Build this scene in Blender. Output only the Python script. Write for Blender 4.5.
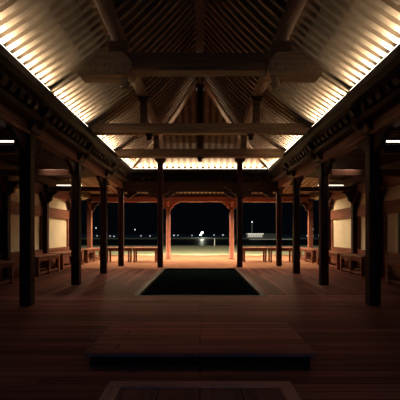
import bpy, bmesh, math, random
from mathutils import Vector, Matrix
for o in list(bpy.data.objects): bpy.data.objects.remove(o)
S = bpy.context.scene
COL = S.collection
R = math.radians
random.seed(7)

# ------------------------------------------------------------------ camera, world, exposure
cam_d = bpy.data.cameras.new('camera'); cam = bpy.data.objects.new('camera', cam_d); COL.objects.link(cam)
cam.location = (0, 0, 1.1); cam.rotation_euler = (R(90), 0, 0)
cam_d.sensor_width = 36; cam_d.lens = 32.4; cam_d.shift_y = 0.0825; cam_d.clip_end = 600
S.camera = cam
S.view_settings.view_transform = 'Standard'; S.view_settings.look = 'None'
S.view_settings.gamma = 1; S.view_settings.use_curve_mapping = False
S.view_settings.exposure = 0.2
w = bpy.data.worlds.new('night_sky'); S.world = w; w.use_nodes = True
bg = w.node_tree.nodes['Background']; wt = w.node_tree      # night sky, with a faint blue glow added behind the camera to cool the near hall
_tc = wt.nodes.new('ShaderNodeTexCoord'); _sx = wt.nodes.new('ShaderNodeSeparateXYZ'); _cr = wt.nodes.new('ShaderNodeValToRGB'); _mr = wt.nodes.new('ShaderNodeMapRange')
wt.links.new(_tc.outputs['Generated'], _sx.inputs[0]); wt.links.new(_sx.outputs['Y'], _mr.inputs['Value'])
_mr.inputs['From Min'].default_value = -1; _mr.inputs['From Max'].default_value = 0.2
wt.links.new(_mr.outputs[0], _cr.inputs[0]); wt.links.new(_cr.outputs[0], bg.inputs[0])
_cr.color_ramp.elements[0].color = (0.02, 0.065, 0.14, 1); _cr.color_ramp.elements[1].color = (0.0005, 0.0011, 0.0018, 1)
bg.inputs[1].default_value = 1.0

# light levels (all of them belong to fixtures built further down)
COVE_GLOW = 2.5; COVE_W = 12.0; COVE_BACK_W = 16.0; GALLERY_STRIP = 3.0
SPOT_EAVE = 3200; SPOT_GALLERY = 330; SPOT_LAWN = 20000; SPOT_SIDE = 42
WARM = (1.0, 0.87, 0.66); AMBER = (1.0, 0.72, 0.44); COOL = (0.25, 0.55, 1.0)

# ------------------------------------------------------------------ materials
def nodes_of(name):
    m = bpy.data.materials.new(name); m.use_nodes = True
    nt = m.node_tree; b = nt.nodes['Principled BSDF']
    return m, nt, b
def N(nt, t, **kw):
    n = nt.nodes.new(t)
    for k, v in kw.items(): setattr(n, k, v)
    return n
def wood(name, c1, c2, axis, rough=0.6, freq=1.0, bump=0.25):
    m, nt, b = nodes_of(name)
    tc = N(nt, 'ShaderNodeTexCoord'); mp = N(nt, 'ShaderNodeMapping')
    sc = [22*freq]*3; sc[axis] = 1.3*freq
    mp.inputs['Scale'].default_value = sc
    nt.links.new(tc.outputs['Object'], mp.inputs['Vector'])
    oi = N(nt, 'ShaderNodeObjectInfo')
    ad = N(nt, 'ShaderNodeVectorMath', operation='ADD')
    ml = N(nt, 'ShaderNodeMath', operation='MULTIPLY'); ml.inputs[1].default_value = 37
    nt.links.new(oi.outputs['Random'], ml.inputs[0]); nt.links.new(mp.outputs[0], ad.inputs[0]); nt.links.new(ml.outputs[0], ad.inputs[1])
    no = N(nt, 'ShaderNodeTexNoise'); no.inputs['Scale'].default_value = 1; no.inputs['Detail'].default_value = 5
    nt.links.new(ad.outputs[0], no.inputs['Vector'])
    cr = N(nt, 'ShaderNodeValToRGB'); cr.color_ramp.elements[0].position = 0.3; cr.color_ramp.elements[1].position = 0.72
    cr.color_ramp.elements[0].color = (*c1, 1); cr.color_ramp.elements[1].color = (*c2, 1)
    nt.links.new(no.outputs[0], cr.inputs[0]); nt.links.new(cr.outputs[0], b.inputs['Base Color'])
    bp = N(nt, 'ShaderNodeBump'); bp.inputs['Strength'].default_value = bump; bp.inputs['Distance'].default_value = 0.01
    nt.links.new(no.outputs[0], bp.inputs['Height']); nt.links.new(bp.outputs[0], b.inputs['Normal'])
    b.inputs['Roughness'].default_value = rough; b.inputs['Specular IOR Level'].default_value = 0.12
    return m
def planks(name, along, c1, c2, width=0.125, length=3.2, rough=0.6):
    m, nt, b = nodes_of(name)
    tc = N(nt, 'ShaderNodeTexCoord'); mp = N(nt, 'ShaderNodeMapping')
    if along == 'y': mp.inputs['Rotation'].default_value = (0, 0, R(90))
    nt.links.new(tc.outputs['Object'], mp.inputs['Vector'])
    br = N(nt, 'ShaderNodeTexBrick'); br.offset = 0.37; br.offset_frequency = 3
    br.inputs['Scale'].default_value = 1; br.inputs['Brick Width'].default_value = length; br.inputs['Row Height'].default_value = width
    br.inputs['Mortar Size'].default_value = 0.004; br.inputs['Mortar Smooth'].default_value = 0.3
    br.inputs['Color1'].default_value = (*c1, 1); br.inputs['Color2'].default_value = (*c2, 1); br.inputs['Mortar'].default_value = (0.012, 0.007, 0.005, 1)
    nt.links.new(mp.outputs[0], br.inputs['Vector'])
    m2 = N(nt, 'ShaderNodeMapping'); m2.inputs['Scale'].default_value = (1.1, 26, 1)
    nt.links.new(mp.outputs[0], m2.inputs['Vector'])
    no = N(nt, 'ShaderNodeTexNoise'); no.inputs['Scale'].default_value = 1; no.inputs['Detail'].default_value = 4
    nt.links.new(m2.outputs[0], no.inputs['Vector'])
    mx = N(nt, 'ShaderNodeMix', data_type='RGBA', blend_type='MULTIPLY'); mx.inputs['Factor'].default_value = 0.75
    cr = N(nt, 'ShaderNodeValToRGB'); cr.color_ramp.elements[0].position = 0.25; cr.color_ramp.elements[0].color = (0.35, 0.35, 0.35, 1)
    cr.color_ramp.elements[1].position = 0.7
    nt.links.new(no.outputs[0], cr.inputs[0]); nt.links.new(br.outputs['Color'], mx.inputs[6]); nt.links.new(cr.outputs[0], mx.inputs[7])
    nt.links.new(mx.outputs[2], b.inputs['Base Color'])
    bp = N(nt, 'ShaderNodeBump', invert=True); bp.inputs['Strength'].default_value = 0.5; bp.inputs['Distance'].default_value = 0.008
    nt.links.new(br.outputs['Fac'], bp.inputs['Height']); nt.links.new(bp.outputs[0], b.inputs['Normal'])
    b.inputs['Roughness'].default_value = rough; b.inputs['Specular IOR Level'].default_value = 0.02
    return m
def plain(name, c, rough=0.7, nscale=6, var=0.25, bump=0.1, metal=0, spec=0.5):
    m, nt, b = nodes_of(name)
    tc = N(nt, 'ShaderNodeTexCoord'); no = N(nt, 'ShaderNodeTexNoise'); no.inputs['Scale'].default_value = nscale; no.inputs['Detail'].default_value = 6
    nt.links.new(tc.outputs['Object'], no.inputs['Vector'])
    cr = N(nt, 'ShaderNodeValToRGB'); cr.color_ramp.elements[0].position = 0.3; cr.color_ramp.elements[1].position = 0.7
    cr.color_ramp.elements[0].color = (*[v*(1-var) for v in c], 1); cr.color_ramp.elements[1].color = (*c, 1)
    nt.links.new(no.outputs[0], cr.inputs[0]); nt.links.new(cr.outputs[0], b.inputs['Base Color'])
    bp = N(nt, 'ShaderNodeBump'); bp.inputs['Strength'].default_value = bump; bp.inputs['Distance'].default_value = 0.02
    nt.links.new(no.outputs[0], bp.inputs['Height']); nt.links.new(bp.outputs[0], b.inputs['Normal'])
    b.inputs['Roughness'].default_value = rough; b.inputs['Metallic'].default_value = metal
    b.inputs['Specular IOR Level'].default_value = spec
    return m
def glow(name, c, s):
    m, nt, b = nodes_of(name)
    b.inputs['Base Color'].default_value = (0.8, 0.8, 0.8, 1)
    b.inputs['Emission Color'].default_value = (*c, 1); b.inputs['Emission Strength'].default_value = s
    return m
D1, D2 = (0.036, 0.018, 0.014), (0.095, 0.046, 0.033)
M = {
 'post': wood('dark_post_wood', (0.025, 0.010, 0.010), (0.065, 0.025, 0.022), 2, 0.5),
 'beam_x': wood('beam_wood_across', D1, D2, 0), 'beam_y': wood('beam_wood_along', D1, D2, 1), 'beam_z': wood('beam_wood_upright', D1, D2, 2),
 'raf_x': wood('rafter_wood_across', (0.27, 0.19, 0.125), (0.38, 0.28, 0.19), 0, 0.8, 0.4, 0.0),
 'raf_y': wood('rafter_wood_along', (0.27, 0.19, 0.125), (0.38, 0.28, 0.19), 1, 0.8, 0.4, 0.0),
 'deck_x': wood('unlit_board_wood', (0.014, 0.009, 0.007), (0.03, 0.02, 0.014), 1, 0.9, 0.6, 0.0),  # boards coloured near black to stand in for unlit gaps between rafters
 'dark_y': wood('dark_shaded_wood', (0.012, 0.008, 0.008), (0.03, 0.018, 0.016), 1),  # cornice shade put into the colour; also dark edging, plinth and legs
 'lintel_y': wood('bounce_lit_lintel_wood', (0.17, 0.085, 0.062), (0.40, 0.20, 0.145), 1),  # lighter than the other beams: bounce light on the lintels put into colour
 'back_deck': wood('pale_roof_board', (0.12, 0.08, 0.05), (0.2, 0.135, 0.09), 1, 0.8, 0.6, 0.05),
 'rail_x': wood('rail_wood_across', (0.40, 0.18, 0.16), (0.65, 0.30, 0.26), 0), 'rail_y': wood('rail_wood_along', (0.40, 0.18, 0.16), (0.65, 0.30, 0.26), 1),
 'panel': planks('panel_boards', 'y', (0.34, 0.14, 0.13), (0.22, 0.09, 0.085), 0.26, 2),
 'lit_post': wood('lit_post_wood', (0.26, 0.10, 0.075), (0.40, 0.17, 0.125), 2, 0.6),  # lighter post wood, lamp light on the outer row put into colour
 'crescent': wood('crescent_beam_wood', (0.10, 0.06, 0.04), (0.22, 0.135, 0.09), 0),
 'hip': wood('pale_lit_hip_wood', (0.42, 0.29, 0.19), (0.58, 0.41, 0.28), 1, 0.8, 0.5, 0.0),  # brighter copy of rafter wood; lit look of hips and carving in colour
 'carve_y': wood('purlin_wood', (0.20, 0.125, 0.085), (0.40, 0.26, 0.175), 1, 0.65),
 'carve': wood('carved_wood', (0.26, 0.17, 0.11), (0.50, 0.34, 0.22), 0, 0.65),
 'bench': wood('bench_wood', (0.13, 0.052, 0.036), (0.27, 0.115, 0.078), 1, 0.5),
 'bench_x': wood('bench_wood_across', (0.13, 0.052, 0.036), (0.27, 0.115, 0.078), 0, 0.5),
 'floor_x': planks('floor_planks_across', 'x', (0.38, 0.145, 0.125), (0.17, 0.064, 0.058)),  # front floor coloured lighter than the side floors in place of missing light
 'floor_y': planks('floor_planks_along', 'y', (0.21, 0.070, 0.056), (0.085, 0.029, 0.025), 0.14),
 'stage': planks('platform_planks', 'x', (0.62, 0.24, 0.20), (0.40, 0.155, 0.13), 0.14, 1.9),
 'pale_deck': planks('outer_deck_planks', 'x', (0.32, 0.16, 0.10), (0.22, 0.105, 0.07), 0.14, 3),
 'plaster': plain('cream_plaster', (0.66, 0.61, 0.45), 0.85, 3, 0.12, 0.05),
 'pit': plain('wet_black_stone', (0.003, 0.006, 0.006), 0.9, 9, 0.5, 0.2, 0, 0.0),
 'lawn': plain('sandy_lawn', (0.30, 0.30, 0.15), 0.9, 1.2, 0.35, 0.2),
 'water': plain('dark_water', (0.004, 0.012, 0.012), 0.45, 0.6, 0.2, 0.1, 0, 0.12),
 'shore': plain('shore_ground', (0.10, 0.12, 0.08), 0.9, 0.4, 0.4, 0.1),
 'concrete': plain('pale_concrete', (0.6, 0.6, 0.55), 0.8, 2, 0.15, 0.1),
 'metal': plain('dark_metal', (0.05, 0.05, 0.055), 0.4, 10, 0.2, 0.02, 0.8),
 'stone': plain('grey_stone', (0.16, 0.14, 0.12), 0.8, 14, 0.4, 0.3),
 'cove_side': glow('cove_strip', (1, .93, .78), COVE_GLOW),
 'gal_strip': glow('gallery_strip', (1, 0.86, 0.66), GALLERY_STRIP),
 'lens': glow('lamp_lens', WARM, 6), 'far_lamp': glow('far_lamp_glow', (0.9, 0.95, 1.0), 1.0), 'far_bright': glow('far_bright_glow', (1, 1, 0.85), 30),
 'far_window': glow('far_window_glow', (1, 0.95, 0.75), 0.5),
}

# ------------------------------------------------------------------ helpers
class MB:
    def __init__(s): s.bm = bmesh.new()
    def box(s, x0, x1, y0, y1, z0, z1):
        v = [s.bm.verts.new(p) for p in [(x0,y0,z0),(x1,y0,z0),(x1,y1,z0),(x0,y1,z0),(x0,y0,z1),(x1,y0,z1),(x1,y1,z1),(x0,y1,z1)]]
        for f in [(3,2,1,0),(4,5,6,7),(0,1,5,4),(1,2,6,5),(2,3,7,6),(3,0,4,7)]: s.bm.faces.new([v[i] for i in f])
        return s
    def prism(s, pts, axis, a, b):
        """closed outline pts (2D) swept along axis from a to b; outline axes are the other two in xyz order"""
        def P(p, t):
            q = list(p); q.insert(axis, t); return q
        A = [s.bm.verts.new(P(p, a)) for p in pts]; B = [s.bm.verts.new(P(p, b)) for p in pts]
        s.bm.faces.new(A); s.bm.faces.new(B[::-1]); n = len(pts)
        for i in range(n): s.bm.faces.new([A[i], B[i], B[(i+1)%n], A[(i+1)%n]])
        bmesh.ops.recalc_face_normals(s.bm, faces=s.bm.faces); return s
    def bar(s, p, q, wd, ht, up=(0,0,1)):
        """rectangular bar from p to q (points on the underside centre line)"""
        p, q = Vector(p), Vector(q); d = (q-p).normalized(); sd = d.cross(Vector(up)).normalized(); u = sd.cross(d)
        v = []
        for e in (p, q):
            for a, c in ((-1,0),(1,0),(1,1),(-1,1)): v.append(s.bm.verts.new(e + sd*a*wd/2 + u*c*ht))
        for f in [(0,1,2,3),(7,6,5,4),(0,4,5,1),(1,5,6,2),(2,6,7,3),(3,7,4,0)]: s.bm.faces.new([v[i] for i in f])
        bmesh.ops.recalc_face_normals(s.bm, faces=s.bm.faces); return s
    def lathe(s, prof, c=(0,0,0), n=20):
        rings = []
        for r, z in prof: rings.append([s.bm.verts.new((c[0]+r*math.cos(2*math.pi*i/n), c[1]+r*math.sin(2*math.pi*i/n), c[2]+z)) for i in range(n)])
        for a, b in zip(rings, rings[1:]):
            for i in range(n):
                f = s.bm.faces.new([a[i], a[(i+1)%n], b[(i+1)%n], b[i]]); f.smooth = True
        s.bm.faces.new(rings[0][::-1]); s.bm.faces.new(rings[-1]); return s
    def tube(s, pts, r, n=6):
        pts = [Vector(p) for p in pts]; rings = []
        for i, p in enumerate(pts):
            d = (pts[min(i+1,len(pts)-1)] - pts[max(i-1,0)]).normalized()
            a = d.cross(Vector((0.13,0.9,0.31))).normalized(); b = d.cross(a)
            rings.append([s.bm.verts.new(p + (a*math.cos(2*math.pi*k/n) + b*math.sin(2*math.pi*k/n))*r) for k in range(n)])
        for a, b in zip(rings, rings[1:]):
            for k in range(n): s.bm.faces.new([a[k], a[(k+1)%n], b[(k+1)%n], b[k]]).smooth = True
        s.bm.faces.new(rings[0][::-1]); s.bm.faces.new(rings[-1]); return s
    def mesh(s, name, mat):
        bmesh.ops.recalc_face_normals(s.bm, faces=s.bm.faces)
        me = bpy.data.meshes.new(name); s.bm.to_mesh(me); s.bm.free(); me.materials.append(mat); return me
    def build(s, name, mat, parent=None, bevel=0, loc=None):
        o = bpy.data.objects.new(name, s.mesh(name, mat)); COL.objects.link(o)
        if parent: o.parent = parent
        if loc: o.location = loc
        if bevel:
            b = o.modifiers.new('bevel', 'BEVEL'); b.width = bevel; b.segments = 2; b.limit_method = 'ANGLE'
        return o
def thing(name, label, cat, loc=(0,0,0), rz=0, group=None):
    o = bpy.data.objects.new(name, None); COL.objects.link(o); o.location = loc; o.rotation_euler = (0,0,rz)
    o.empty_display_size = 0.1
    o['label'] = label; o['category'] = cat
    if group: o['group'] = group
    return o
def tag(o, label, cat, group=None, kind=None):
    if label: o['label'] = label
    if cat: o['category'] = cat
    if group: o['group'] = group
    if kind: o['kind'] = kind
    return o
def struct(o, label, cat):
    o['kind'] = 'structure'; o['label'] = label; o['category'] = cat; return o
def kids(o): return [c for c in bpy.data.objects if c.parent == o]
def dup(root, loc, rz=0, label=None, group=None, scale=None):
    r = root.copy(); COL.objects.link(r); r.location = loc; r.rotation_euler = (0,0,rz)
    if scale: r.scale = scale
    if label: r['label'] = label
    if group: r['group'] = group
    for ch in kids(root):
        c = ch.copy(); COL.objects.link(c); c.parent = r
        for g in kids(ch):
            d = g.copy(); COL.objects.link(d); d.parent = c
    return r
ORD = ['nearest', 'second', 'third', 'fourth', 'fifth', 'sixth', 'seventh']

# ------------------------------------------------------------------ main dimensions
W = 2.65; XC = 2.25; YB = 11.98; XW = 4.65
ROWS = [3.31, 5.48, 7.65, 9.83, 12.0]
YG = 15.1                      # outer row of the back gallery
Y0 = -1.2                      # how far the hall is built behind the camera
PROF = [(a, 3.37 + .62*a + (.13*a*a if a > 0 else 0)) for a in (-.5, 0, .25, .5, .75, 1.0, 1.3, 1.6, 1.9, 2.25)]
def zroof(a):
    for (a0, z0), (a1, z1) in zip(PROF, PROF[1:]):
        if a <= a1: return z0 + (z1-z0)*(a-a0)/(a1-a0)
    return PROF[-1][1]
def zgal(d): return 3.05 - 0.10*d

# ------------------------------------------------------------------ floor, pit
PX, PY0, PY1 = 1.08, 6.36, 11.15
XF = 5.3; T = 0.18
m = MB().box(-XF, XF, Y0-1.5, PY0, -T, 0)
fl = m.build('floor', M['floor_x']); struct(fl, 'brown plank floor in front of the sunken opening, boards running across', 'floor')
m = MB().box(-XF, -PX-0.10, PY0, PY1, -T, 0); fl = m.build('floor', M['floor_y']); struct(fl, 'brown plank floor left of the sunken opening, boards running away', 'floor')
m = MB().box(PX+0.10, XF, PY0, PY1, -T, 0); fl = m.build('floor', M['floor_y']); struct(fl, 'brown plank floor right of the sunken opening, boards running away', 'floor')
m = MB().box(-XF, XF, PY1, YG+3.2, -T, 0); fl = m.build('floor', M['pale_deck']); struct(fl, 'brightly lit deck at the open far end of the hall', 'floor')
m = MB().box(-PX-0.10, -PX, PY0, PY1, -0.1, 0.003).box(PX, PX+0.10, PY0, PY1, -0.45, 0.003).box(-PX, PX, PY1, PY1+0.1, -0.45, 0.003).box(-PX-.1, PX+.1, PY0-0.1, PY0, -0.45, 0.003)
struct(m.build('trim_1', M['dark_y'], bevel=0.004), 'dark wooden edging around the sunken opening', 'edging')
m = MB().box(-PX, PX, PY0, PY1, -0.12, -0.05)
struct(m.build('floor', M['pit']), 'black bottom of the rectangular sunken opening', 'pit floor')

# ------------------------------------------------------------------ main roof: board deck + rafters
def slope_deck(sgn):
    m = MB(); bm = m.bm; th = 0.06; off = 0.155
    low = []; up = []
    for a, z in PROF:
        x = sgn*(XC - a); yb = YB - a
        low.append((bm.verts.new((x, Y0, z+off)), bm.verts.new((x, yb, z+off))))
        up.append((bm.verts.new((x, Y0, z+off+th)), bm.verts.new((x, yb, z+off+th))))
    for A in (low, up):
        for p, q in zip(A, A[1:]): bm.faces.new([p[0], p[1], q[1], q[0]])
    for i in range(len(PROF)-1):
        for k in (0, 1): bm.faces.new([low[i][k], low[i+1][k], up[i+1][k], up[i][k]])
    for i in (0, -1): bm.faces.new([low[i][0], low[i][1], up[i][1], up[i][0]])
    return m
def back_deck():
    m = MB(); bm = m.bm; th = 0.06; off = 0.055; A = []; B = []
    for a, z in PROF:
        x = max(XC - a, 0.0); y = YB - a
        A.append((bm.verts.new((-x, y, z+off)), bm.verts.new((x+1e-4, y, z+off)))); B.append((bm.verts.new((-x, y, z+off+th)), bm.verts.new((x+1e-4, y, z+off+th))))
    for Q in (A, B):
        for p, q in zip(Q, Q[1:]): bm.faces.new([p[0], p[1], q[1], q[0]])
    for i in range(len(PROF)-1):
        for k in (0, 1): bm.faces.new([A[i][k], A[i+1][k], B[i+1][k], B[i][k]])
    bm.faces.new([A[0][0], A[0][1], B[0][1], B[0][0]])
    return m
def rafter_mesh(segs, wd, ht, mat):
    m = MB()
    # one bent bar: section at each profile point, undercut so the sides stay dark
    rings = []
    for (p, side) in segs:
        p = Vector(p); s_ = Vector(side)*wd/2
        rings.append([m.bm.verts.new(q) for q in (p - s_, p + s_, p + s_*.5 + Vector((0,0,ht)), p - s_*.5 + Vector((0,0,ht)))])
    for a, b in zip(rings, rings[1:]):
        for k in range(4): m.bm.faces.new([a[k], a[(k+1)%4], b[(k+1)%4], b[k]])
    m.bm.faces.new(rings[0]); m.bm.faces.new(rings[-1][::-1])
    return m.mesh('rafter', mat)
def prof_upto(amax):
    out = [(a, z) for a, z in PROF if a < amax - 1e-3]; out.append((amax, zroof(amax))); return out
RW, RH, RS = 0.085, 0.17, 0.157
side_names = {-1: 'left', 1: 'right'}
for sgn in (-1, 1):
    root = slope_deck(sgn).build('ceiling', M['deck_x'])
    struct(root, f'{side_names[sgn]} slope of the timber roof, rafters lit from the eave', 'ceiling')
    def seg(a0, a1): return [(a0, zroof(a0))] + [(a, z) for a, z in PROF if a0+1e-3 < a < a1-1e-3] + [(a1, zroof(a1))]
    def put(me, y):
        o = bpy.data.objects.new('rafter', me); COL.objects.link(o); o.location = (0, y, 0); o.parent = root
    def side_rafter(a0, a1, wd): return rafter_mesh([((sgn*(XC-a), 0, z-0.008), (0,1,0)) for a, z in seg(a0, a1)], wd, RH, M['raf_x'])
    low = side_rafter(-.5, 0.97, RW); high = side_rafter(0.97, 2.25, .07)
    y = 2.46                                   # lower tier, eave to purlin
    while y < YB + 0.3:
        amax = min(0.97, YB - y - 0.03)
        if amax > -0.3: put(low if amax >= 0.97 else side_rafter(-.5, amax, RW), y)
        y += RS
    y = 2.5                                    # upper tier, purlin to ridge, set wider apart
    while y < YB:
        amax = min(2.25, YB - y - 0.03)
        if amax > 1.0: put(high if amax >= 2.25 else side_rafter(0.97, amax, .06), y)
        y += 0.21
    m = MB()
    for k in range(22): m.box(sgn*XC - .04, sgn*XC + .04, Y0+.1+k*RS, Y0+.1+k*RS+RW, 3.29, 3.4)
    rest = m.build('rafter_ends', M['raf_x'], root); rest['kind'] = 'stuff'
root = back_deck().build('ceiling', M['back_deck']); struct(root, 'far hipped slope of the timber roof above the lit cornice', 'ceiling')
x = -2.2
while x <= 2.21:
    amax = min(2.25, XC - abs(x) - 0.03) 
    if amax > -0.4:
        me = rafter_mesh([((0, YB-a, z-0.008), (1,0,0)) for a, z in prof_upto(max(amax, -0.2))], 0.10, 0.07, M['raf_y'])
        o = bpy.data.objects.new('rafter', me); COL.objects.link(o); o.location = (x, 0, 0); o.parent = root
    x += 0.2
# hip rafters
for sgn in (-1, 1):
    m = MB(); pts = [(sgn*(XC-a), YB-a, z-0.13) for a, z in prof_upto(2.14)]
    d = Vector((sgn, -1, 0)).normalized()*0.055; rings = []
    sd = Vector((sgn, 1, 0)).normalized(); sd = Vector((sd.y*sgn, -sd.x*sgn, 0))*0.06
    sd = Vector((1, -sgn, 0)).normalized()*0.06
    for p in pts:
        p = Vector(p); rings.append([m.bm.verts.new(q) for q in (p-sd, p+sd, p+sd+Vector((0,0,.12)), p-sd+Vector((0,0,.12)))])
    for a, b in zip(rings, rings[1:]):
        for k in range(4): m.bm.faces.new([a[k], a[(k+1)%4], b[(k+1)%4], b[k]])
    m.bm.faces.new(rings[0]); m.bm.faces.new(rings[-1][::-1])
    hp = m.build('hip_rafter', M['hip'], root)
# ridge beam
m = MB().box(-0.16, 0.16, Y0, YB-2.2, 5.33, 5.60)
tag(m.build('ridge_beam', M['beam_y'], bevel=0.015), 'dark ridge beam overhead along the middle of the roof', 'beam')
# purlins
for sgn in (-1, 1):
    m = MB().box(sgn*1.23-0.09, sgn*1.23+0.09, Y0, YB-1.12, 3.97, 4.13)
    tag(m.build('roof_purlin', M['carve_y'], bevel=0.02), f'long {side_names[sgn]} purlin running away overhead under the rafters', 'beam')

# ------------------------------------------------------------------ cornice (cove plate) with strip lights, dentils
def strip_light(parent, loc, length, nrm, along, watts=COVE_W, spread=52):
    n = max(1, round(length/3.0)); L = length/n
    zax = -Vector(nrm).normalized(); xax = Vector(along); yax = zax.cross(xax)
    rot = Matrix((xax, yax, zax)).transposed().to_euler()
    for i in range(n):
        l = bpy.data.lights.new('strip_light', 'AREA'); l.shape = 'RECTANGLE'; l.size = L; l.size_y = 0.02
        l.energy = watts*L; l.color = WARM; l.spread = R(spread)
        o = bpy.data.objects.new('strip_light', l); COL.objects.link(o); o.parent = parent
        o.location = Vector(loc) + xax*((i+.5)*L - length/2); o.rotation_euler = rot
CORN = [(0, 0.235), (0, 0.13), (0.05, 0.07), (0.12, 0.04), (0.12, 0.0), (0.40, 0.0), (0.40, 0.18), (0.025, 0.18), (0.025, 0.235)]
LY = 0.105
def cornice(sgn):
    s = sgn
    rt = thing('cornice', f'{side_names[s]} timber cornice with small projecting blocks under the lit eave', 'cornice', (s*XC, 0, 3.0))
    L0, L1 = Y0, YB
    pf = CORN
    MB().prism([(s*a, b) for a, b in pf], 1, L0, L1).build('cornice_plate', M['dark_y'], rt)
    MB().box(min(s*.30, s*.36), max(s*.30, s*.36), L0, L1+.3, -0.24, 0.0).build('frieze_board', M['beam_y'], rt)
    me = None; y = 1.3; k = 0
    while y < 11.7:
        if min(abs(y-r) for r in ROWS) > 0.22:
            if me is None:
                mm = MB().prism([(s*.09, 0.0), (s*.09, -.05), (s*.13, -.11), (s*.31, -.11), (s*.31, 0)], 1, -0.055, 0.055); me = mm.mesh('dentil_block', M['beam_x'])
            o = bpy.data.objects.new('dentil_block', me); COL.objects.link(o); o.parent = rt; o.location = (0, y, 0)
        y += 0.217
    MB().box(min(s*.13, s*.32), max(s*.13, s*.32), L0, L1, -0.235, -0.155).build('lower_moulding', M['beam_y'], rt, 0.01)
    st = thing('cove_light', f'{side_names[s]} glowing strip light lying along the eave cornice', 'light', (s*(XC+LY), 0, 3.182))
    for a, b in ((3.75, 5.42), (5.66, 7.24), (7.92, 9.55), (9.95, L1-.04)):
        MB().box(min(-s*.102, -s*.088), max(-s*.102, -s*.088), a, b, 0.053, 0.066).build('diffuser', M['cove_side'], st)
        MB().box(-0.02, 0.02, a, b, -0.002, 0.002).build('mount_rail', M['metal'], st)
        strip_light(st, (0, (a+b)/2, 0.008), b-a, (-s*math.cos(R(60)), 0, math.sin(R(60))), (0, 1, 0))
    for a, b, nm in ((5.44, 5.64, 'nearest'), (7.27, 7.89, 'middle'), (9.58, 9.92, 'farthest')):
        bk = MB().box(min(s*.03, s*.22), max(s*.03, s*.22), a, b, 0.18, 0.25)  # added block that stops strip light spreading along the trough
        tag(bk.build('baffle', M['beam_x'], loc=(s*XC, 0, 3.0)), f'{nm} added dark wooden cleat interrupting the {side_names[s]} strip light under the rafters', 'baffle')
for s in (-1, 1): cornice(s)
rt = thing('cornice', 'far timber cornice with a row of small blocks above the far columns', 'cornice', (0, YB, 3.0))
MB().prism(CORN, 0, -XC+.0, XC).build('cornice_plate', M['dark_y'], rt)
MB().box(-W, W, .30, .36, -0.24, 0.0).build('frieze_board', M['beam_x'], rt)
MB().box(-XC-.1, XC+.1, .13, .32, -0.24, -0.17).build('lower_moulding', M['beam_x'], rt, 0.01)
me = MB().prism([(.09, 0.0), (.09, -.05), (.13, -.12), (.31, -.12), (.31, 0)], 0, -0.055, 0.055).mesh('dentil_block', M['beam_x'])
x = -2.1
while x < 2.15:
    o = bpy.data.objects.new('dentil_block', me); COL.objects.link(o); o.parent = rt; o.location = (x, 0, 0); x += 0.2
st = thing('cove_light', 'far glowing strip light lying along the far eave cornice', 'light', (0, YB+LY, 3.182))
MB().box(-XC, XC, -0.102, -0.088, 0.053, 0.066).build('diffuser', M['cove_side'], st)
MB().box(-XC, XC, -0.02, 0.02, -0.002, 0.002).build('mount_rail', M['metal'], st)
strip_light(st, (0, 0, 0.008), 2*XC-.1, (0, -math.cos(R(60)), math.sin(R(60))), (1, 0, 0), COVE_BACK_W, 110)

# ------------------------------------------------------------------ lintels along the column rows
def queti(w0, h0):          # stepped corbel outline (u outward, v down from 0)
    return [(0, 0), (w0, 0), (w0, -.04), (w0*.86, -.07), (w0*.74, -.07), (w0*.66, -.12), (w0*.5, -.13), (w0*.4, -h0*.8), (w0*.22, -h0*.86), (w0*.12, -h0), (0, -h0)]
for s in (-1, 1):
    rows = [Y0] + ROWS[:-1] + [12.0]
    bays = list(zip([1.14]+ROWS[:-1], ROWS))
    for i, (a, b) in enumerate(bays):
        if i == 0: a = Y0
        rt = thing('lintel', f'{side_names[s]} lintel with reddish carved face, {ORD[i]} bay from the camera', 'lintel', (s*W, (a+b)/2, 2.58), 0, f'{side_names[s]} row lintels')
        h = (b-a)/2
        MB().box(-.10, .10, -h+.02, h-.02, 0, .19).build('lintel_bar', M['lintel_y'], rt, 0.012)
        MB().box(-.06, .06, -h+.02, h-.02, .19, .23).build('cap_rail', M['beam_y'], rt)
        for e in (-1, 1):
            if i == 0 and e == -1: continue
            q = queti(.42, .26)
            MB().prism([(e*(h-.08-u), v) for u, v in q], 0, -.045, .045).build('corbel', M['beam_y'], rt, 0.006)
def x_lintel(name, y, x0, x1, z, ht, label, corb, capx, mat='beam_x', group=None):
    rt = thing(name, label, 'lintel', ((x0+x1)/2, y, z), 0, group); h = (x1-x0)/2
    MB().box(-h, h, -.09, .09, 0, ht).build('lintel_bar', M[mat], rt, 0.01)
    for e in corb:
        MB().prism([(e*(h-capx-u), v) for u, v in queti(.34, .22)], 1, -.045, .045).build('corbel', M[mat], rt, 0.005)
    return rt
INN = 1.28
x_lintel('lintel', 12.0, -W+.13, -INN+.0, 2.46, .28, 'left lintel of the far column row above the far benches', (-1, 1), .10)
x_lintel('lintel', 12.0, INN, W-.13, 2.46, .28, 'right lintel of the far column row above the far benches', (-1, 1), .10)
x_lintel('lintel', 12.0, -INN+.005, INN-.005, 2.46, .28, 'middle lintel of the far column row between the two tall middle columns', (-1, 1), .14)

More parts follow.
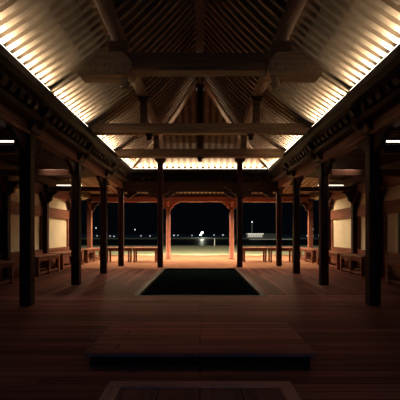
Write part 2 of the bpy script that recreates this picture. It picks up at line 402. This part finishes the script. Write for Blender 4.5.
# ------------------------------------------------------------------ columns
def column_parts(rt, ht, c=.128, cap=True):
    MB().box(-c, c, -c, c, 0.0, ht).build('shaft', M['post'], rt, 0.022)
def dougong(rt, s, z):
    # bracket cluster pointing to the hall (towards -s)
    MB().box(-.15, .15, -.15, .15, z, z+.09).build('bearing_block', M['beam_x'], rt, .015)
    MB().prism([(0, 0), (0, .16), (-s*.36, .16), (-s*.36, .10), (-s*.31, .03), (-s*.22, 0)], 1, -.055, .055).build('bracket_arm', M['beam_x'], rt, .008, loc=(0, 0, z+.09))
    MB().prism([(-.34, .16), (-.34, .10), (-.28, .02), (-.2, 0), (.2, 0), (.28, .02), (.34, .10), (.34, .16)], 0, -.05, .05).build('bracket_arm', M['beam_y'], rt, .008, loc=(-s*.16, 0, z+.07))
    for dy in (-.27, 0, .27): MB().box(-.07, .07, -.06, .06, 0, .08).build('bracket_block', M['beam_x'], rt, .012, loc=(-s*.17, dy, z+.23))
    MB().lathe([(.03, -.10), (.075, -.075), (.09, -.02), (.075, .05), (.05, .08)], (0, 0, 0)).build('round_boss', M['beam_z'], rt, loc=(-s*.21, 0, z+.01))
for s in (-1, 1):
    for i, y in enumerate(ROWS):
        lab = f'{ORD[i]} dark square column from the camera in the {side_names[s]} row'
        if i == 4: lab = f'far corner dark square column of the {side_names[s]} row'
        if i == 0: lab = f'dark square column of the {side_names[s]} row nearest the camera, outside the view'
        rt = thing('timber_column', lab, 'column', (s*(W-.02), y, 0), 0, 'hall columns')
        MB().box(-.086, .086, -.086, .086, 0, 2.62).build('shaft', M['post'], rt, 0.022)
        MB().prism([(-.13, 0), (.13, 0), (.19, .09), (.19, .14), (-.19, .14), (-.19, .09)], 1, -.17, .17).build('capital', M['beam_x'], rt, .01, loc=(0, 0, 2.62))
        dougong(rt, s, 2.76)
# two middle columns of the far row, slightly in front, rising into the roof
for s in (-1, 1):
    rt = thing('timber_column', f'tall dark square column {"left" if s < 0 else "right"} of the far opening, rising past the glowing cornice', 'column', (s*INN, 11.6, 0), 0, 'hall columns')
    MB().box(-.086, .086, -.086, .086, 0, 3.50).build('shaft', M['post'], rt, 0.018)
    for e in (-1, 1):
        MB().prism([(e*(.09+u), v) for u, v in queti(.40, .30)], 1, -.06, .06).build('corbel', M['beam_x'], rt, .006, loc=(0, 0, 2.62))
    MB().prism([(-.10, 0), (.10, 0), (.17, .08), (.17, .14), (-.17, .14), (-.17, .08)], 1, -.13, .13).build('capital', M['beam_x'], rt, .01, loc=(0, 0, 3.36))
    MB().box(-.07, .07, .1, .42, 2.62, 2.76).build('tie_block', M['beam_y'], rt)

# ------------------------------------------------------------------ transverse beams
def scroll(cx, cz, r, turns, flip, y, rad=0.007, a0=0):
    pts = []
    n = int(18*turns)
    for i in range(n+1):
        t = i/n; a = a0 + flip*2*math.pi*turns*t; rr = r*(1-.82*t)
        pts.append((cx+rr*math.cos(a), y, cz+rr*math.sin(a)))
    return pts
# carved crescent beam nearest the camera
rt = thing('crescent_beam', 'thick dark beam with scroll-carved tapering ends spanning the roof overhead', 'beam', (0, 5.48, 3.45))
for s in (-1, 1): MB().box(s*1.23-.14, s*1.23+.14, -.11, .11, .345, .519).build('saddle_block', M['crescent'], rt, .01)
MB().prism([(-1.5, .34), (-1.60, .27), (-1.60, .12), (-1.1, .08), (1.1, .08), (1.60, .12), (1.60, .27), (1.5, .34)], 1, -.13, .13).build('beam_body', M['crescent'], rt, .02)
for s in (-1, 1):
    ce = MB().prism([(s*1.00, 0.05), (s*1.04, 0.0), (s*1.80, 0.0), (s*1.84, .05), (s*1.47, .335), (s*1.14, .335), (s*1.02, .2)], 1, -.16, .16).build('carved_end', M['carve'], rt, .012)
    m = MB(); rnd = random.Random(3)
    for k in range(26):
        cx = 1.08 + (k % 9)*.072 + rnd.uniform(-.01, .01); cz = .045 + (k//9)*.066
        if cz > .245 - max(0, cx-1.45)*.55: continue
        m.tube(scroll(s*cx, cz, .036, 1.3, 1 if k % 2 else -1, -.164, .006, k*1.3), .009, 5)
    m.build('scroll_relief', M['hip'], ce)  # paler wood paints the highlights on the carved edges
    MB().lathe([(.012, -.17), (.05, -.155), (.072, -.11), (.066, -.06), (.04, -.035), (.06, -.02), (.06, 0.0), (.05, 0.02)], (0, 0, 0), 24).build('turned_drop', M['hip'], rt, loc=(s*1.14, -.02, 0.0))
def tie(y, z, ht, lab, drops):
    rt = thing('tie_beam', lab, 'beam', (0, y, z))
    MB().box(-XC-.04, XC+.04, -.10, .10, 0, ht).build('beam_body', M['carve'], rt, .018)
    for x in drops:
        MB().lathe([(.01, -.13), (.04, -.12), (.058, -.085), (.05, -.05), (.075, -.035), (.085, -.01), (.085, 0.0)], (0, 0, 0)).build('turned_drop', M['beam_z'], rt, loc=(x, 0, 0))
    return rt
tie(7.65, 3.20, .21, 'long tie beam across the hall below the pair of slanting hip rafters', (-1.08, 1.08))
tie(9.83, 3.16, .22, 'farthest tie beam across the hall just above the far glowing cornice', (0,))
for s in (-1, 1):
    for y, z0, nm in ((7.65, 3.41, 'middle'), (9.83, 3.38, 'farthest')):
        rt = thing('purlin_post', f'short {side_names[s]} post standing on the {nm} tie beam under the purlin', 'post', (s*1.19, y, z0), 0, 'posts under the purlins')
        MB().box(-.075, .075, -.075, .075, 0, 3.97-z0).build('shaft', M['crescent'], rt, .01)
        MB().prism([(-.08, -.09), (.08, -.09), (.14, 0), (-.14, 0)], 1, -.12, .12).build('cap_block', M['beam_x'], rt, .01, loc=(0, 0, 3.97-z0))
rt = thing('king_post', 'dark central king post rising from the farthest tie beam to the ridge end', 'post', (0, 9.72, 3.38))
MB().box(-.085, .085, -.085, .085, 0, 1.70).build('shaft', M['beam_z'], rt, .012)
MB().box(-.12, .12, -.12, .12, 1.60, 1.70).build('cap_block', M['beam_z'], rt, .012)

# ------------------------------------------------------------------ galleries: ceiling + rafters
XE, YE = 5.45, 16.5
for s in (-1, 1):
    m = MB(); z0, z1 = zgal(0)+.07, zgal(XE-W)+.07
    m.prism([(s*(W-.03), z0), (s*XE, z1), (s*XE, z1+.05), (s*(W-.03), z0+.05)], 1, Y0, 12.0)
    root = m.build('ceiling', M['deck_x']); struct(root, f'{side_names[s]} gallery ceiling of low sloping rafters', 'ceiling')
    me = MB().bar((s*(W+.02), 0, zgal(0.02)), (s*XE, 0, zgal(XE-W)), .07, .075).mesh('rafter', M['beam_x'])
    y = Y0+.1
    while y < 12.0:
        o = bpy.data.objects.new('rafter', me); COL.objects.link(o); o.parent = root; o.location = (0, y, 0); y += .157
m = MB(); z0, z1 = zgal(0)+.07, zgal(YE-12)+.07
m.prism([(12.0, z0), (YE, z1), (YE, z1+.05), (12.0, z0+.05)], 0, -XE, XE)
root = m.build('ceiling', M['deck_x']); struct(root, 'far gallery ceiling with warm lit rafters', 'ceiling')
me = MB().bar((0, 12.3, zgal(.3)), (0, YE, zgal(YE-12)), .075, .075).mesh('rafter', M['raf_y'])
x = -XE+.1
while x < XE:
    o = bpy.data.objects.new('rafter', me); COL.objects.link(o); o.parent = root; o.location = (x, 0, 0); x += .175
# closing board between main roof edge and gallery ceiling
for s in (-1, 1):
    struct(MB().box(min(s*2.70, s*2.76), max(s*2.70, s*2.76), Y0, 12.4, 2.99, 3.2).build('trim_2', M['beam_y']), f'{side_names[s]} dark fascia board joining gallery and roof', 'fascia')
struct(MB().box(-2.76, 2.76, 12.42, 12.48, 3.0, 3.25).build('trim_3', M['beam_x']), 'far dark fascia board joining gallery and roof', 'fascia')

# ------------------------------------------------------------------ side walls: posts, rails, cream panels
for s in (-1, 1):
    WPOST = [2.2, 4.35, 6.45, 8.6 if s < 0 else 9.3, 10.8, 12.95]
    xw = s*(XW+.10)
    def bx(m, a, b, y0, y1, z0, z1):
        x0, x1 = s*a, s*b; return m.box(min(x0, x1), max(x0, x1), y0, y1, z0, z1)
    ys, ye = Y0, WPOST[-1]
    root = bx(MB(), XW+.08, XW+.16, ys, ye, 0, 2.74).build(f'wall_{side_names[s]}', M['plaster'])
    struct(root, f'{side_names[s]} gallery wall of cream panels framed in brown timber', 'wall')
    bx(MB(), XW+.0, XW+.08, ys, ye, 2.24, 2.55).build('top_rail', M['bench'], root, .008)
    bx(MB(), XW+.02, XW+.08, ys, ye, 1.58, 1.90).build('middle_rail', M['bench'], root, .008)
    bx(MB(), XW+.02, XW+.08, ys, ye, 0.0, .62).build('lower_rail', M['bench'], root, .008)
    yy = [Y0] + WPOST
    for a, b in zip(yy, yy[1:]):
        for q in (a+.09, b-.20):
            bx(MB(), XW+.03, XW+.08, q, q+.11, .62, 1.58).build('stile', M['bench'], root, .005)
    bx(MB(), XW+.02, XW+.09, 8.42, 8.5, .62, 1.58).build('stile', M['metal'], root)
    for i, y in enumerate(WPOST + [YG]):
        if y < 4: continue
        near = {6.45: 'nearest', 8.6: 'second', 9.3: 'second', 10.8: 'third', 12.95: 'fourth', 4.35: 'out-of-view foremost', YG: 'far corner'}[y]
        rt = thing('wall_post', f'{near} {side_names[s]} post of the gallery wall carrying a curved bracket cap', 'post', (s*(XW-.02), y, 0), 0, 'gallery wall posts')
        c = .075 if y < YG else .09
        MB().box(-c, c, -c, c, 0, 2.42).build('shaft', M['post'] if y < YG else M['bench'], rt, .012)
        for e in (-1, 1):
            MB().prism([(e*(c-.01+u), v) for u, v in queti(.30, .30)], 0, -.05, .05).build('bracket_wing', M['beam_y'], rt, .006, loc=(0, 0, 2.30))
        MB().prism([(-s*(c-.01+u), v) for u, v in queti(.30, .34)], 1, -.05, .05).build('bracket_wing', M['beam_x'], rt, .006, loc=(0, 0, 2.34))
        MB().box(-.13, .13, -.13, .13, 2.42, 2.52).build('cap_block', M['beam_x'], rt, .015)
# wall plate beams above posts
    rt = bx(MB(), XW-.10, XW+.06, Y0, YG-.1, 2.55, 2.78).build('wall_plate', M['beam_y'], None, .01)
    tag(rt, f'{side_names[s]} dark eave beam lying on the gallery wall posts', 'beam')

# gallery tie beams with small strip lights
for s in (-1, 1):
    for y, z, a, nm in ((5.48, 2.31, 0, 'nearest'), (7.65, 2.31, 0, 'second'), (10.9, 2.36, 1, 'third')):
        x0, x1 = W+.13, XW-.12
        rt = thing('gallery_beam', f'{nm} {side_names[s]} cross beam between column row and gallery wall', 'beam', (s*(x0+x1)/2, y, z), 0, 'gallery cross beams')
        h = (x1-x0)/2
        MB().box(-h, h, -.06, .06, 0, .13).build('beam_body', M['bench_x'], rt, .01)
        if y in (5.48, 10.9):
            lx = s*(3.1 if y < 6 else 3.95)
            st = thing('strip_lamp', f'small white strip lamp glowing above the {nm} {side_names[s]} cross beam', 'lamp', (lx, y-.02, z+.17), 0, 'strip lamps over the gallery beams')
            MB().box(-.38, .38, -.012, .012, 0, .02).build('diffuser', M['gal_strip'], st)
            for e in (-.34, .34): MB().box(e-.015, e+.015, -.015, .015, -.042, 0).build('foot', M['metal'], st)

# ------------------------------------------------------------------ outer far row (lit, reddish)
for s in (-1, 1):
    rt = thing('round_column', f'slim reddish lit column just {side_names[s]} of the far opening, behind the dark row', 'column', (s*1.33, YG, 0), 0, 'outer far columns')
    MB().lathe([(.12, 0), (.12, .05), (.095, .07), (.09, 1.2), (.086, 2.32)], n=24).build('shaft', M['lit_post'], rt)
    for e in (-1, 1):
        MB().prism([(e*(.06+u), v) for u, v in queti(.36, .30)], 1, -.055, .055).build('bracket_wing', M['lit_post'], rt, .006, loc=(0, 0, 2.40))
    MB().prism([(.06+u, v) for u, v in [(-a, b) for a, b in queti(.34, .26)]], 0, -.05, .05).build('bracket_wing', M['lit_post'], rt, .006, loc=(0, -.08, 2.42))
xs = [-XW, -1.33, 1.33, XW]
for (a, b), nm in zip(zip(xs, xs[1:]), ('left', 'middle', 'right')):
    x_lintel('outer_lintel', YG, a+.0, b-.003, 2.40, .20, f'{nm} warm-lit lintel of the outermost row against the night', (), 0, 'lit_post')
    rt = MB().box(a, b-.003, YG-.08, YG+.08, 2.61, 2.73).build('eave_beam', M['beam_x'], None, .01); tag(rt, f'{nm} dark red eave beam above the outermost lintel', 'beam')

# ------------------------------------------------------------------ benches
def side_bench():
    rt = thing('low_bench', 'x', 'bench', (0,0,0), 0, 'benches along the gallery walls')
    L, Dp, H = 1.4, .45, .5
    MB().box(-Dp/2, Dp/2, -L/2, L/2, H-.055, H).build('seat', M['bench'], rt, .012)
    MB().box(-Dp/2+.03, -Dp/2+.06, -L/2+.04, L/2-.04, H-.13, H-.055).build('apron', M['bench'], rt, .004)
    MB().box(Dp/2-.06, Dp/2-.03, -L/2+.04, L/2-.04, H-.13, H-.055).build('apron', M['bench'], rt, .004)
    for e in (-1, 0, 1):
        for q in (-1, 1):
            y = e*(L/2-.06); x = q*(Dp/2-.055)
            MB().box(x-.045, x+.045, y-.045, y+.045, 0, H-.055).build('leg', M['bench'], rt, .006)
        MB().box(-Dp/2+.1, Dp/2-.1, e*(L/2-.06)-.02, e*(L/2-.06)+.02, .05, .11).build('stretcher', M['bench_x'], rt)
    for q in (-1, 1): MB().box(q*(Dp/2-.055)-.02, q*(Dp/2-.055)+.02, -L/2+.1, L/2-.1, .04, .10).build('stretcher', M['bench'], rt)
    return rt
proto = side_bench(); first = True
spec = [(6.35, 7.9, 'nearest'), (9.05, 10.45, 'second'), (10.65, 12.55, 'third'), (13.0, 14.85, 'farthest')]
for s in (-1, 1):
    for a, b, nm in spec:
        x = s*(XW-.10-.225-.02-.03); 
        lab = f'{nm} low wooden bench along the {side_names[s]} gallery wall'
        o = proto if first else dup(proto, (0,0,0)); first = False
        o.location = (x, (a+b)/2, 0); o.scale = (1, (b-a)/1.4, 1); o['label'] = lab
def far_bench():
    rt = thing('far_bench', 'x', 'bench', (0,0,0), 0, 'open-legged benches at the far end')
    L, Dp, H = .98, .55, .56
    MB().box(-L/2, L/2, -Dp/2, Dp/2, H-.045, H).build('seat', M['bench_x'], rt, .01)
    for q in (-1, 1): MB().box(-L/2+.04, L/2-.04, q*(Dp/2-.05)-.015, q*(Dp/2-.05)+.015, H-.14, H-.045).build('apron', M['bench_x'], rt, .004)
    for e in (-1, 1):
        for q in (-1, 1):
            x = e*(L/2-.09); y = q*(Dp/2-.06)
            MB().box(x-.03, x+.03, y-.03, y+.03, 0, H-.045).build('leg', M['bench'], rt, .004)
    return rt
pf = far_bench(); first = True
for x, lab in ((-3.08, 'open-legged far bench on the left, nearer the left wall'), (-2.07, 'open-legged far bench on the left, nearer the opening'),
               (2.07, 'open-legged far bench on the right, nearer the opening'), (3.08, 'open-legged far bench on the right, nearer the right wall')):
    o = pf if first else dup(pf, (0,0,0)); first = False
    o.location = (x, 13.75, 0); o['label'] = lab

# ------------------------------------------------------------------ platform and framed panel in the foreground
rt = thing('low_platform', 'low plank platform lying on the floor in front of the sunken opening', 'platform', (0, 3.45, 0))
MB().box(-.95, .95, -.51, .51, .085, .12).build('deck', M['stage'], rt, .006)
MB().box(-.91, .91, -.47, .47, 0, .085).build('plinth', M['dark_y'], rt)
rt = thing('framed_panel', 'low framed wooden table top at the bottom edge of the view', 'table', (0, 1.8, 0))
MB().box(-.52, .52, -.48, .50, .09, .11).build('panel', M['panel'], rt)
for x0, x1, y0, y1, mt in ((-.60, .60, .50, .59, 'rail_x'), (-.60, .60, -.57, -.48, 'rail_x'), (-.60, -.51, -.48, .50, 'rail_y'), (.51, .60, -.48, .50, 'rail_y')):
    MB().box(x0, x1, y0, y1, .08, .12).build('frame_rail', M[mt], rt, .006)
for sx in (-1, 1):
    for sy in (-1, 1): MB().box(sx*.53-.035, sx*.53+.035, sy*.5-.035, sy*.5+.035, 0, .08).build('leg', M['dark_y'], rt)

# ------------------------------------------------------------------ fixtures
def spot(parent, loc, rot, energy, size, col, blend=.6, r=.06):
    l = bpy.data.lights.new('beam_light', 'SPOT'); l.energy = energy; l.spot_size = R(size); l.spot_blend = blend; l.color = col; l.shadow_soft_size = r
    o = bpy.data.objects.new('bulb', l); COL.objects.link(o); o.parent = parent; o.location = loc; o.rotation_euler = rot
k = 0
for x, nm in ((-3.9, 'leftmost'), (-2.3, 'second from left'), (-.75, 'left of centre'), (.75, 'right of centre'), (2.3, 'second from right'), (3.9, 'rightmost')):
    rt = thing('eave_downlight', f'small round downlight under the far outer eave, {nm}', 'lamp', (x, 15.75, zgal(3.75)-.005), 0, 'downlights under the far eave')
    MB().lathe([(.05, -.10), (.06, -.10), (.06, 0.0)]).build('housing', M['metal'], rt)
    spot(rt, (0, 0, -.12), (R(8), 0, 0), SPOT_EAVE/4, 125, AMBER)
for x, nm in ((-3.3, 'leftmost'), (-1.95, 'second from left'), (0, 'middle'), (1.95, 'second from right'), (3.3, 'rightmost')):
    rt = thing('gallery_downlight', f'small round downlight in the far gallery ceiling, {nm}', 'lamp', (x, 13.1, zgal(1.1)-.005), 0, 'downlights in the far gallery')
    MB().lathe([(.05, -.10), (.06, -.10), (.06, 0.0)]).build('housing', M['metal'], rt)
    spot(rt, (0, 0, -.12), (R(-4), 0, 0), SPOT_GALLERY, 150, AMBER)
for s in (-1, 1):  # wall washers added to brighten the side wall panels
    for y, e, nm in ((11.9, 1.0, 'farthest'), (9.7, .95, 'middle'), (7.5, 1.0, 'nearest')):
        rt = thing('gallery_downlight', f'{nm} small added downlight in the {side_names[s]} side gallery ceiling, aimed at the wall', 'lamp', (s*3.3, y, zgal(.65)-.005), 0, 'added downlights in the side galleries')
        MB().lathe([(.05, -.10), (.06, -.10), (.06, 0.0)]).build('housing', M['metal'], rt)
        spot(rt, (0, 0, -.12), (0, s*R(38), 0), SPOT_SIDE*e, 110, (1, .88, .68), 1)
for x in (-2.5, 0, 2.5):
    nm = {-2.5: 'left', 0: 'middle', 2.5: 'right'}[x]
    rt = thing('flood_lamp', f'{nm} floodlight on the far eave edge aimed at the lawn', 'lamp', (x, 16.3, zgal(4.3)-.01), 0, 'floodlights on the far eave')
    MB().box(-.08, .08, -.05, .05, -.12, 0).build('housing', M['metal'], rt, .01)
    spot(rt, (0, .08, -.12), (R(72), 0, 0), SPOT_LAWN, 95, (1, .86, .6), .8)

# ------------------------------------------------------------------ outside
struct(MB().box(-300, 300, -20, 46, -.62, -.5).build('ground', M['lawn']), 'pale lawn beyond the deck, lit by the pavilion', 'lawn')
tag(MB().box(-300, 300, 46, 100, -.75, -.6).build('lake_water', M['water']), 'dark still water between lawn and far shore', 'water', kind='structure')
tag(MB().box(-400, 400, 100, 420, -.7, -.35).build('shore_ground', M['shore']), 'dark far shore with small lights', 'shore', kind='structure')
def px(x, y, D): return ((x-200)/360*D, D, 1.1+(233-y)/360*D)
lamps = [(96, 228), (97, 237), (110, 236.3), (114, 236.3), (135, 229.7), (141, 236), (150, 236), (174, 235.3), (178, 235.3), (192, 235.5), (214, 235), (223, 235), (307, 236), (313, 236), (313, 229), (319, 235)]
for i, (x, y) in enumerate(lamps):
    D = 110 + (i*37 % 50); p = px(x, y, D); zb = -.35
    side = 'left of the far opening' if x < 166 else ('in the far opening' if x < 234 else 'right of the far opening')
    rt = thing('lamp_post', f'tiny far shore lamp {side}, number {i+1} from the left' if 0 else f'tiny far shore lamp {side}', 'lamp', (p[0], D, zb), 0, f'far shore lamps {side}')
    h = max(p[2]-zb, .3)
    MB().lathe([(.05, 0), (.04, h)], n=8).build('pole', M['metal'], rt)
    r = .17 if (x, y) != (135, 229.7) else .26
    MB().lathe([(r*.4, -r), (r, -r*.4), (r, r*.4), (r*.4, r)], (0, 0, h), 10).build('lamp_globe', M['far_lamp'], rt)
# bright double lamp
p = px(202, 232.5, 110)
rt = thing('flood_post', 'brightest far shore lamp lighting the ground around it, in the opening', 'lamp', (p[0], 110, -.35))
MB().lathe([(.06, 0), (.05, p[2]+.35)], n=8).build('pole', M['metal'], rt)
MB().lathe([(.08, -.2), (.2, -.12), (.2, .12), (.08, .2)], (0, 0, p[2]+.35), 12).build('lamp_globe', M['far_bright'], rt)
MB().lathe([(.06, -.14), (.14, -.08), (.14, .08), (.06, .14)], (-.45, 0, p[2]-.35), 12).build('lamp_globe', M['far_bright'], rt)
pl = bpy.data.lights.new('bulb', 'POINT'); pl.energy = 900; pl.color = (1, 1, .8); pl.shadow_soft_size = .3
po = bpy.data.objects.new('bulb', pl); COL.objects.link(po); po.parent = rt; po.location = (0, -1.2, p[2]+.3)
# kiosk
kx = px(255.5, 235, 105)[0]
rt = thing('lakeside_kiosk', 'low far building with a white lit roof edge, seen right of the opening', 'building', (kx, 105, -.35))
MB().box(-2.2, 2.2, 0, 3, 0, 1.0).build('walls', M['concrete'], rt)
MB().box(-2.4, 2.4, -.3, 3.3, 1.0, 1.35).build('roof', M['concrete'], rt)
MB().box(-2.3, 2.3, -.42, -.30, 1.02, 1.32).build('lit_fascia', M['far_window'], rt)
for i in range(8): MB().box(-2.0+i*.5, -1.75+i*.5, -.02, 0.02, .35, .85).build('window_pane', M['far_window'], rt)
rt = thing('long_terrace', 'long low terrace wing with a railing to the right of the far kiosk', 'building', (kx+5.0, 106, -.35))
MB().box(-2.5, 2.7, 0, 2, 0, .8).build('walls', M['shore'], rt)
for i in range(9): MB().box(-2.3+i*.55, -2.26+i*.55, -.04, .0, 0, 1.2).build('post', M['concrete'], rt)
MB().box(-2.5, 2.7, -.05, .0, 1.12, 1.18).build('railing', M['concrete'], rt)
rt = thing('mast', 'tall slim mast with a light on top behind the far kiosk', 'mast', (px(252, 222, 109)[0], 109, -.35))
h = px(252, 222, 109)[2]+.35
MB().lathe([(.08, 0), (.05, h)], n=8).build('pole', M['concrete'], rt)
MB().lathe([(.1, -.2), (.22, -.1), (.22, .1), (.1, .2)], (0, 0, h), 10).build('lamp_globe', M['far_lamp'], rt)
rt = thing('jetty', 'long low pale jetty at the waterline below the far kiosk', 'jetty', (kx+2.5, 92, -.6))
MB().box(-6, 5.5, -.5, .5, 0, .2).build('deck', M['concrete'], rt)
rt = thing('garden_pole', 'thin upright pole on the lawn seen in the opening', 'pole', (px(214.6, 240, 44)[0], 44, -.5))
MB().lathe([(.04, 0), (.03, .95)], n=8).build('pole', M['concrete'], rt)
